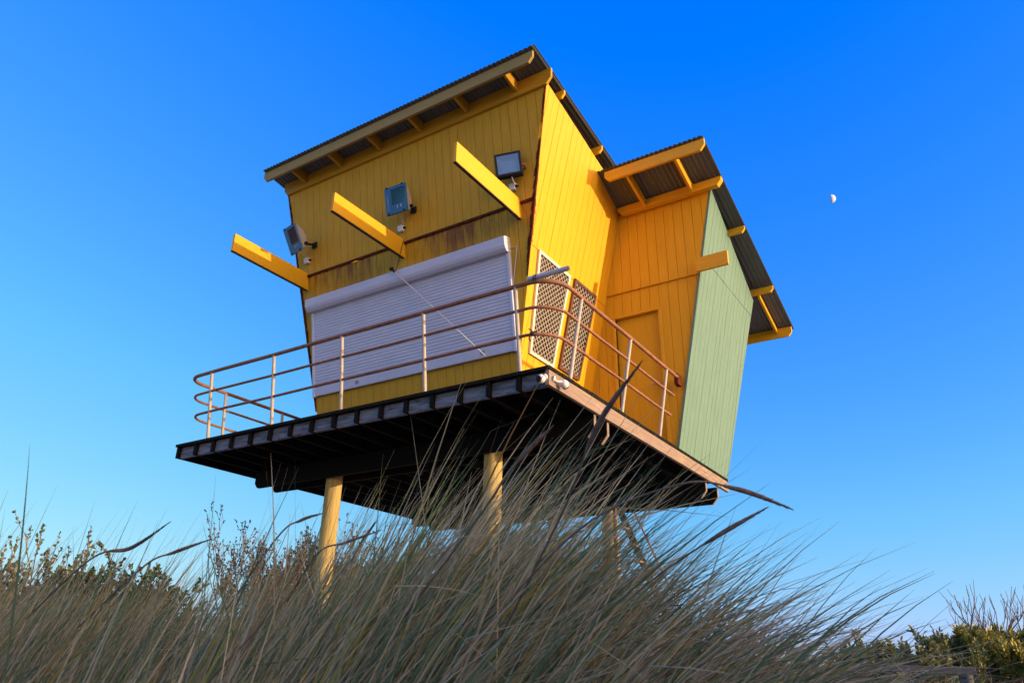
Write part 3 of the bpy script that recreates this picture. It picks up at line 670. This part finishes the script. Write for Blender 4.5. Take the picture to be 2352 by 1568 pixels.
# ------------------------------------------------------------------ dune grass
def ribbons(name, base, length, th0, th1, hdir, width, tone, mtl, seg=7, power=1.3, kind='stuff', wob=.0):
    kink = np.where(RNG.random(len(base)) < wob, RNG.uniform(.35, 1.25, len(base)), 0.); kpos = RNG.uniform(.35, .85, len(base))
    n = len(base); s = np.linspace(0, 1, seg + 1); P = np.zeros((n, seg + 1, 3)); P[:, 0] = base
    for i in range(seg):
        sm = (s[i] + s[i + 1]) / 2; th = th0 + (th1 - th0) * sm ** power + kink * (sm > kpos)
        step = (length / seg)[:, None]; P[:, i + 1] = P[:, i] + step * (np.sin(th)[:, None] * hdir + np.cos(th)[:, None] * np.array([0, 0, 1.]))
    T = np.gradient(P, axis=1); T /= np.linalg.norm(T, axis=2, keepdims=True) + 1e-9
    rv = RNG.normal(size=(n, 1, 3)); side = np.cross(T, np.broadcast_to(rv, T.shape)); side /= np.linalg.norm(side, axis=2, keepdims=True) + 1e-9
    wd = width[:, None] * np.clip(1.06 - s[None, :] ** 2.2, .05, 1) * np.clip(.55 + 2 * s[None, :], 0, 1)
    A = P + side * wd[..., None] / 2; B = P - side * wd[..., None] / 2
    v = np.stack([A, B], 2).reshape(-1, 3)
    m = (seg + 1) * 2; b0 = (np.arange(n) * m)[:, None, None]; k = (np.arange(seg) * 2)[None, :, None]; f = b0 + k + np.array([0, 1, 3, 2])[None, None, :]
    f = f.reshape(-1, 4); me = bpy.data.meshes.new(name)
    me.vertices.add(len(v)); me.vertices.foreach_set('co', v.ravel().astype(np.float32))
    me.loops.add(f.size); me.loops.foreach_set('vertex_index', f.ravel().astype(np.int32))
    me.polygons.add(len(f)); me.polygons.foreach_set('loop_start', (np.arange(len(f)) * 4).astype(np.int32)); me.update(calc_edges=True)
    at_ = me.attributes.new('tone', 'FLOAT', 'POINT'); tv = np.clip(tone[:, None] + .06 * (s[None, :] - .4), 0, 1); at_.data.foreach_set('value', np.repeat(tv, 2, axis=1).ravel().astype(np.float32))
    me.polygons.foreach_set('use_smooth', np.ones(len(f), bool)); me.materials.append(mtl)
    o = bpy.data.objects.new(name, me); COL.objects.link(o)
    if kind: o['kind'] = kind
    return o
def blades(name, n, dr, ur, lmean, wmul=1., dpow=1., mask=None, keep=None, seg=7):
    d = dr[0] + (dr[1] - dr[0]) * RNG.random(n) ** dpow; uu = (ur[0] + (ur[1] - ur[0]) * RNG.random(n)) * (d + .4)
    if keep is not None:
        k = keep(uu, d); d, uu = d[k], uu[k]; n = len(d)
    # clump into tussocks
    cl = np.round(uu / .22) * .22 + .05 * np.sin(d * 31), np.round(d / .26) * .26 + .05 * np.sin(uu * 27); f_ = .45
    uu = uu * (1 - f_) + cl[0] * f_ + RNG.normal(0, .012, n); d = d * (1 - f_) + cl[1] * f_ + RNG.normal(0, .012, n)
    xy = CAM[:2] + uu[:, None] * GR + d[:, None] * GF; base = np.column_stack([xy, ground_z(xy[:, 0], xy[:, 1]) - .02])
    sc = uu / (d + .01); lean = 35 + 13 * sst(-.45, -.08, sc) + 27 * sst(-.08, .22, sc)
    th1 = np.radians(lean + RNG.normal(0, 11, n)) ; th0 = th1 * RNG.uniform(.5, .9, n); th1 = th1 * RNG.uniform(.98, 1.3, n)
    az = RNG.normal(0, .48, n); up_ = RNG.random(n) < .04; th1[up_] *= .45; az[up_] += RNG.normal(0, 1.2, up_.sum())
    h = np.column_stack([np.cos(az)[:, None] * GR + np.sin(az)[:, None] * GF, np.zeros(n)])
    L = lmean * np.clip(RNG.normal(1, .2, n), .45, 1.5); L[up_] *= .8; lg = (RNG.random(n) < .09) & (d > 2.3) & (sc > -.28) & (sc < -.02); L[lg] *= RNG.uniform(1.12, 1.42, lg.sum()); L *= np.interp(d, [1.2, 2.5], [.66, 1.])
    patch = .5 + .5 * np.sin(uu * 3.1 + 1.3 * np.sin(d * 2.2)) * np.sin(d * 2.7 + uu)
    tone = RNG.random(n); g = RNG.random(n) < (.20 + .36 * patch); tone = np.where(g, tone * .34, .36 + .64 * tone)
    wd = (.0050 + .0070 * RNG.random(n) ** 2) * wmul
    return ribbons(name, base, L, th0, th1, h, wd, tone, M['grass'], seg=seg, wob=.13)
blades('dune_grass', 29000, (1.2, 4.6), (-1.15, .24), .88, 1., .8)
blades('dune_grass', 11000, (3.6, 8.0), (-.95, .75), .78, 1.2, .8, keep=lambda u, d: (u < 1.2))
blades('dune_grass', 15000, (4.5, 10.5), (.20, .75), .52, 1.3, .9)
# grass cover on the unseen bank added to shade the foreground
def shade_bank():
    n = 5000; x = RNG.normal(8.2, 1.6, n); y = RNG.uniform(-12, 8, n); b = np.column_stack([x, y, ground_z(x, y) - .02]); az = RNG.normal(0, .5, n)
    h = np.column_stack([np.cos(az)[:, None] * GR + np.sin(az)[:, None] * GF, np.zeros(n)])
    ribbons('dune_grass', b, RNG.uniform(.3, .55, n), RNG.uniform(.2, .6, n), RNG.uniform(.9, 1.4, n), h, RNG.uniform(.005, .008, n), RNG.random(n), M['grass'], seg=4)
shade_bank()

# ------------------------------------------------------------------ seed stalks that stand out
def stalk(pts, head_frac, hw, label):
    P = [at(*p) for p in pts]; t = thing('seed_stalk', label, 'grass stalk', P[0], 'seed stalks above the dune grass')
    n = 26; ctrl = np.array(P); q = []
    m = len(ctrl)
    for k in range(n + 1):                            # Catmull-Rom through the points
        s_ = k / n * (m - 1); i = min(int(s_), m - 2); f = s_ - i
        p0, p1, p2, p3 = ctrl[max(i - 1, 0)], ctrl[i], ctrl[i + 1], ctrl[min(i + 2, m - 1)]
        q.append(.5 * ((2 * p1) + (-p0 + p2) * f + (2 * p0 - 5 * p1 + 4 * p2 - p3) * f ** 2 + (-p0 + 3 * p1 - 3 * p2 + p3) * f ** 3))
    hs_ = int(n * (1 - head_frac)); mb = MB(); mb.tube(q[:hs_ + 2], [.0028] * (hs_ + 2), 6); mb.build('stem', M['stem'], t, smooth=True)
    hq = q[hs_:]; k = len(hq); mb = MB(); rr = [hw * .82 * max(.16, math.sin(math.pi * min(1, .12 + .88 * i / (k - 1)) ** .75)) for i in range(k)]
    mb.tube(hq, rr, 9)
    for i in range(220):                              # bristles
        s_ = random.random() * (k - 1); a = min(int(s_), k - 2); p = hq[a] + (hq[a + 1] - hq[a]) * (s_ - a); tg = hq[a + 1] - hq[a]; tg = tg / np.linalg.norm(tg)
        rv = V([random.gauss(0, 1) for _ in range(3)]); sd = np.cross(tg, rv); sd /= np.linalg.norm(sd); r0 = rr[a] * .8
        e = p + sd * r0 * 1.5 + tg * hw * 2.2; w2 = np.cross(tg, sd) * hw * .22; mb.quad(p + sd * r0 * .5 + w2, p + sd * r0 * .5 - w2, e)
    mb.build('seed_head', M['head'], t)
stalk([(1130, 1500, 2.0), (1290, 1180, 1.75), (1368, 985, 1.6), (1468, 838, 1.5)], .40, .0075, 'thick dark seed stalk rising across the door and the deck board')
stalk([(1080, 1480, 2.2), (1330, 1215, 2.1), (1560, 1112, 2.0), (1690, 1122, 2.0), (1812, 1166, 2.0)], .28, .0085, 'drooping seed stalk bending past the right end of the deck')
stalk([(1330, 1480, 2.4), (1500, 1330, 2.3), (1640, 1235, 2.2), (1757, 1168, 2.2)], .38, .0085, 'straight dark seed stalk against the sky right of the poles')
stalk([(60, 1420, 2.4), (210, 1282, 2.3), (300, 1258, 2.3), (388, 1200, 2.2)], .52, .0075, 'seed stalk slanting over the green scrub at the far left')
stalk([(180, 1440, 2.5), (330, 1300, 2.4), (400, 1268, 2.4), (478, 1240, 2.4)], .42, .0070, 'low seed stalk in front of the grey twigs left of the brown shrub')
stalk([(880, 1480, 2.2), (1090, 1200, 2.0), (1180, 1070, 1.9), (1262, 985, 1.9)], .30, .0080, 'reddish seed stalk in front of the dark underside beside the middle pole')
stalk([(700, 1420, 2.6), (780, 1330, 2.6), (830, 1245, 2.6), (862, 1200, 2.6)], .34, .006, 'short seed stalk crossing the right edge of the left pole')
stalk([(520, 1400, 2.6), (640, 1230, 2.5), (690, 1195, 2.5), (735, 1180, 2.5)], .40, .0065, 'seed stalk in front of the brown shrub left of the pole')
stalk([(660, 1380, 2.5), (730, 1270, 2.4), (795, 1245, 2.4), (872, 1218, 2.4)], .45, .0055, 'thin seed stalk lying level across the left pole')
def lone_blades():
    """the few long blades that stand clear of the mass"""
    specs = [((10, 1300), (66, 1020), 1.7, .005), ((455, 1240), (495, 1085), 1.9, .006), ((630, 1180), (620, 1040), 2.2, .006), ((640, 1190), (604, 1050), 2.2, .005), ((160, 1270), (165, 1205), 3, .005), ((470, 1250), (480, 1140), 2.6, .004)]
    b, L, h, t1 = [], [], [], []
    for (x0, y0), (x1, y1), d, wd in specs:
        a, e = at(x0, y0 + 260, d), at(x1, y1, d); v_ = e - a; hl = np.hypot(v_[0], v_[1]); b.append(a); L.append(np.linalg.norm(v_)); t1.append(math.atan2(hl, v_[2])); h.append([v_[0] / hl, v_[1] / hl, 0])
    t1 = np.array(t1); ribbons('dune_grass', np.array(b), np.array(L), t1 * .8, t1 * 1.2, np.array(h), np.array([s_[3] for s_ in specs]), np.array([.2, .3, .6, .6, .3, .3]), M['grass'], seg=9)
lone_blades()

# ------------------------------------------------------------------ shrubs
def leaf_mesh(name, items, mtl, parent):
    """items: (base, direction, length, width, normal hint, tone)"""
    n = len(items); v = np.zeros((n, 6, 3)); tone = np.zeros(n)
    for i, (p, d, l, wd, nh, tn) in enumerate(items):
        d = d / (np.linalg.norm(d) + 1e-9); sd = np.cross(d, nh); sd /= np.linalg.norm(sd) + 1e-9; up_ = np.cross(sd, d)
        v[i] = [p, p + d * l * .35 + sd * wd * .5 + up_ * wd * .12, p + d * l * .75 + sd * wd * .42 + up_ * wd * .10, p + d * l, p + d * l * .75 - sd * wd * .42 + up_ * wd * .10, p + d * l * .35 - sd * wd * .5 + up_ * wd * .12]; tone[i] = tn
    me = bpy.data.meshes.new(name); f = []
    for i in range(n): b = i * 6; f.append((b, b + 1, b + 2, b + 3)); f.append((b, b + 3, b + 4, b + 5))
    me.from_pydata(v.reshape(-1, 3).tolist(), [], f); me.update()
    a = me.attributes.new('tone', 'FLOAT', 'POINT'); a.data.foreach_set('value', np.repeat(tone, 6).astype(np.float32)); me.materials.append(mtl)
    o = bpy.data.objects.new(name, me); COL.objects.link(o); adopt(o, parent); return o
def grow(mb, p, d, l, r, depth, spread, tips, rise=.1, rnd=random):
    n = 3; pts = [p]; dd = d.copy()
    for k in range(n):
        dd = dd + V([rnd.gauss(0, .14), rnd.gauss(0, .14), rnd.gauss(0, .08) + rise]); dd /= np.linalg.norm(dd); pts.append(pts[-1] + dd * l / n)
    mb.tube(pts, [r, r * .9, r * .8, r * .65], 5, cap=False)
    tips.append((pts[-1], dd, depth)); tips.append((pts[2], dd, depth))
    if depth <= 0: return
    for k in range(rnd.choice((2, 3))):
        a = V([rnd.gauss(0, 1) for _ in range(3)]); a -= dd * (a @ dd); a /= np.linalg.norm(a); e = dd + a * spread * rnd.uniform(.6, 1.2); e /= np.linalg.norm(e)
        grow(mb, pts[rnd.choice((2, 3))], e, l * rnd.uniform(.62, .85), r * .62, depth - 1, spread, tips, rise, rnd)
def shrub(name, label, cat, foot, stems, length, depth, spread, leaf, mtl, per_tip, tone_fn, lean=(0, 0, 0), group=None, min_depth=1, rise=.1):
    """foot: list of ground points the stems rise from"""
    foot = [V(f) for f in foot]; c = np.mean(foot, 0); t = thing(name, label, cat, c, group); mb = MB(); tips = []
    for f in foot:
        for k in range(stems):
            d = V([random.gauss(0, .4), random.gauss(0, .4), 1.]) + V(lean); d /= np.linalg.norm(d); grow(mb, f + V([random.gauss(0, .06), random.gauss(0, .06), -.05]), d, length * random.uniform(.75, 1.15), .008 + .003 * depth, depth, spread, tips, rise)
    mb.build('branches', M['twig'], t)
    if per_tip:
        it = []
        for p, d, dep in tips:
            if dep > min_depth: continue
            for k in range(per_tip):
                a = V([random.gauss(0, 1) for _ in range(3)]); e = d * .9 + a * .55; q = p - d * random.uniform(0, leaf[0] * 1.6)
                it.append((q, e, leaf[0] * random.uniform(.6, 1.2), leaf[1] * random.uniform(.7, 1.2), V([random.gauss(0, 1) for _ in range(3)]), tone_fn()))
        leaf_mesh('foliage', it, mtl, t)
    return t
def gpt(px, d, dz=0.):
    """ground point below picture column px at view distance d"""
    p = at(px, 1300, d); return V((p[0], p[1], float(ground_z(p[0], p[1])) + dz))
mixt = lambda a, b, hot=.1: (lambda: random.random() ** 1.2 * a + b if random.random() > hot else random.uniform(.82, 1.))
shrub('green_scrub', 'dense green scrub with sunlit leaf tips at the far left', 'shrub', [gpt(x, 8.6 + random.uniform(-.4, .5)) for x in range(-60, 430, 45)], 6, .50, 3, .85, (.05, .028), M['leaf_green'], 13, mixt(.75, .05, .12), group=None, min_depth=2)
shrub('flowering_scrub', 'pale seeding scrub tuft above the green scrub on the left edge', 'shrub', [gpt(60, 8.2), gpt(100, 8.2)], 4, .58, 3, .45, (.04, .03), M['leaf_green'], 5, lambda: random.uniform(.55, 1.), min_depth=1, rise=.25)
shrub('twiggy_shrub', 'sparse twiggy shrub with small leaf tufts between green scrub and brown shrub', 'shrub', [gpt(x, 9.) for x in (370, 410, 480)], 3, .36, 3, .4, (.04, .02), M['leaf_dry'], 4, lambda: random.uniform(.3, 1.), rise=.25)
shrub('brown_shrub', 'brown leafed shrub with upright twigs behind the left pole', 'shrub', [gpt(x, 13. + random.uniform(-.6, .6)) for x in (560, 600, 640, 680, 720, 760, 800, 840, 880, 660, 740)], 5, .82, 4, .45, (.055, .024), M['leaf_dry'], 3, lambda: random.random(), rise=.22)
shrub('waxy_bush', 'waxy leaved bush catching yellow sunlight in the lower right corner', 'shrub', [gpt(x, 9.6 + random.uniform(-.4, .6)) for x in range(2180, 2480, 26)], 6, .29, 3, .7, (.07, .026), M['leaf_waxy'], 13, lambda: random.random() ** .9, rise=.25)
shrub('coastal_bush', 'low dull green bush on the skyline right of the wind swept grass', 'shrub', [gpt(x, 9.2 + random.uniform(-.3, .6)) for x in range(1930, 2190, 30)], 6, .26, 3, .7, (.065, .025), M['leaf_waxy'], 7, lambda: random.random() * .5, rise=.25)
shrub('bare_bush', 'leafless grey twigs sticking up above the left end of the waxy bush', 'shrub', [gpt(2200, 10.2), gpt(2225, 10.2)], 3, .50, 3, .5, (.03, .01), None, 0, None, rise=.2)
shrub('bare_bush', 'leafless twigs forking above the sunlit part of the waxy bush', 'shrub', [gpt(2330, 10.4)], 4, .55, 3, .45, (.03, .01), None, 0, None, rise=.22)

# ------------------------------------------------------------------ low fence at the lower right
fd = 7.4; fa, fb = at(2238, 1536, fd), at(1900, 1522, fd + .3)
fence = thing('post_and_rail_fence', 'low grey timber post and rail fence half buried in grass at lower right', 'fence', (fa[0], fa[1], float(ground_z(fa[0], fa[1]))))
M['fence'] = mat('silvered_timber', (.10, .095, .095), .9, var=.3, scale=4, stretch=(3, 3, 3), bump=.3, bscale=12, spec=.1)
dv = (fb - fa) / np.linalg.norm(fb - fa); up3 = V((0, 0, 1.)); sd3 = np.cross(dv, up3)
mb = MB(); mb.obox((fa + fb) / 2 + dv * 0 - up3 * .02, dv * np.linalg.norm(fb - fa) / 2, sd3 * .05, up3 * .032); mb.build('rail', M['fence'], fence, bevel=.006)
for q in (fa + dv * .09, fb - dv * .1):
    mb = MB(); mb.tube([(q[0], q[1], float(ground_z(q[0], q[1])) - .3), (q[0], q[1], q[2] - .053)], .062, 16); mb.build('post', M['fence'], fence, smooth=True)

# ------------------------------------------------------------------ moon: only its lit part is seen by day
def moon():
    dist = 6000.; c = at(1909, 457, dist); rad = 10.0 / FPX * dist; tc = (CAM - c) / np.linalg.norm(CAM - c)
    axis = RT * .97 + UP * .22; axis -= tc * (axis @ tc); axis /= np.linalg.norm(axis)
    ax = axis * math.sin(R(95)) + tc * math.cos(R(95)); e1 = np.cross(ax, tc); e1 /= np.linalg.norm(e1); e2 = np.cross(ax, e1)
    mb = MB(); n, m = 24, 40
    for i in range(n + 1):
        a = i / n * math.pi / 2
        for k in range(m): q = 2 * math.pi * k / m; mb.v.append(tuple(c + rad * (math.cos(a) * ax + math.sin(a) * (math.cos(q) * e1 + math.sin(q) * e2))))
    for i in range(n):
        for k in range(m): k2 = (k + 1) % m; mb.f.append((i * m + k, i * m + k2, (i + 1) * m + k2, (i + 1) * m + k))
    o = mb.build('moon', M['moon'], smooth=True); tag(o, 'small pale half moon high in the blue sky right of the tower', 'moon')
moon()
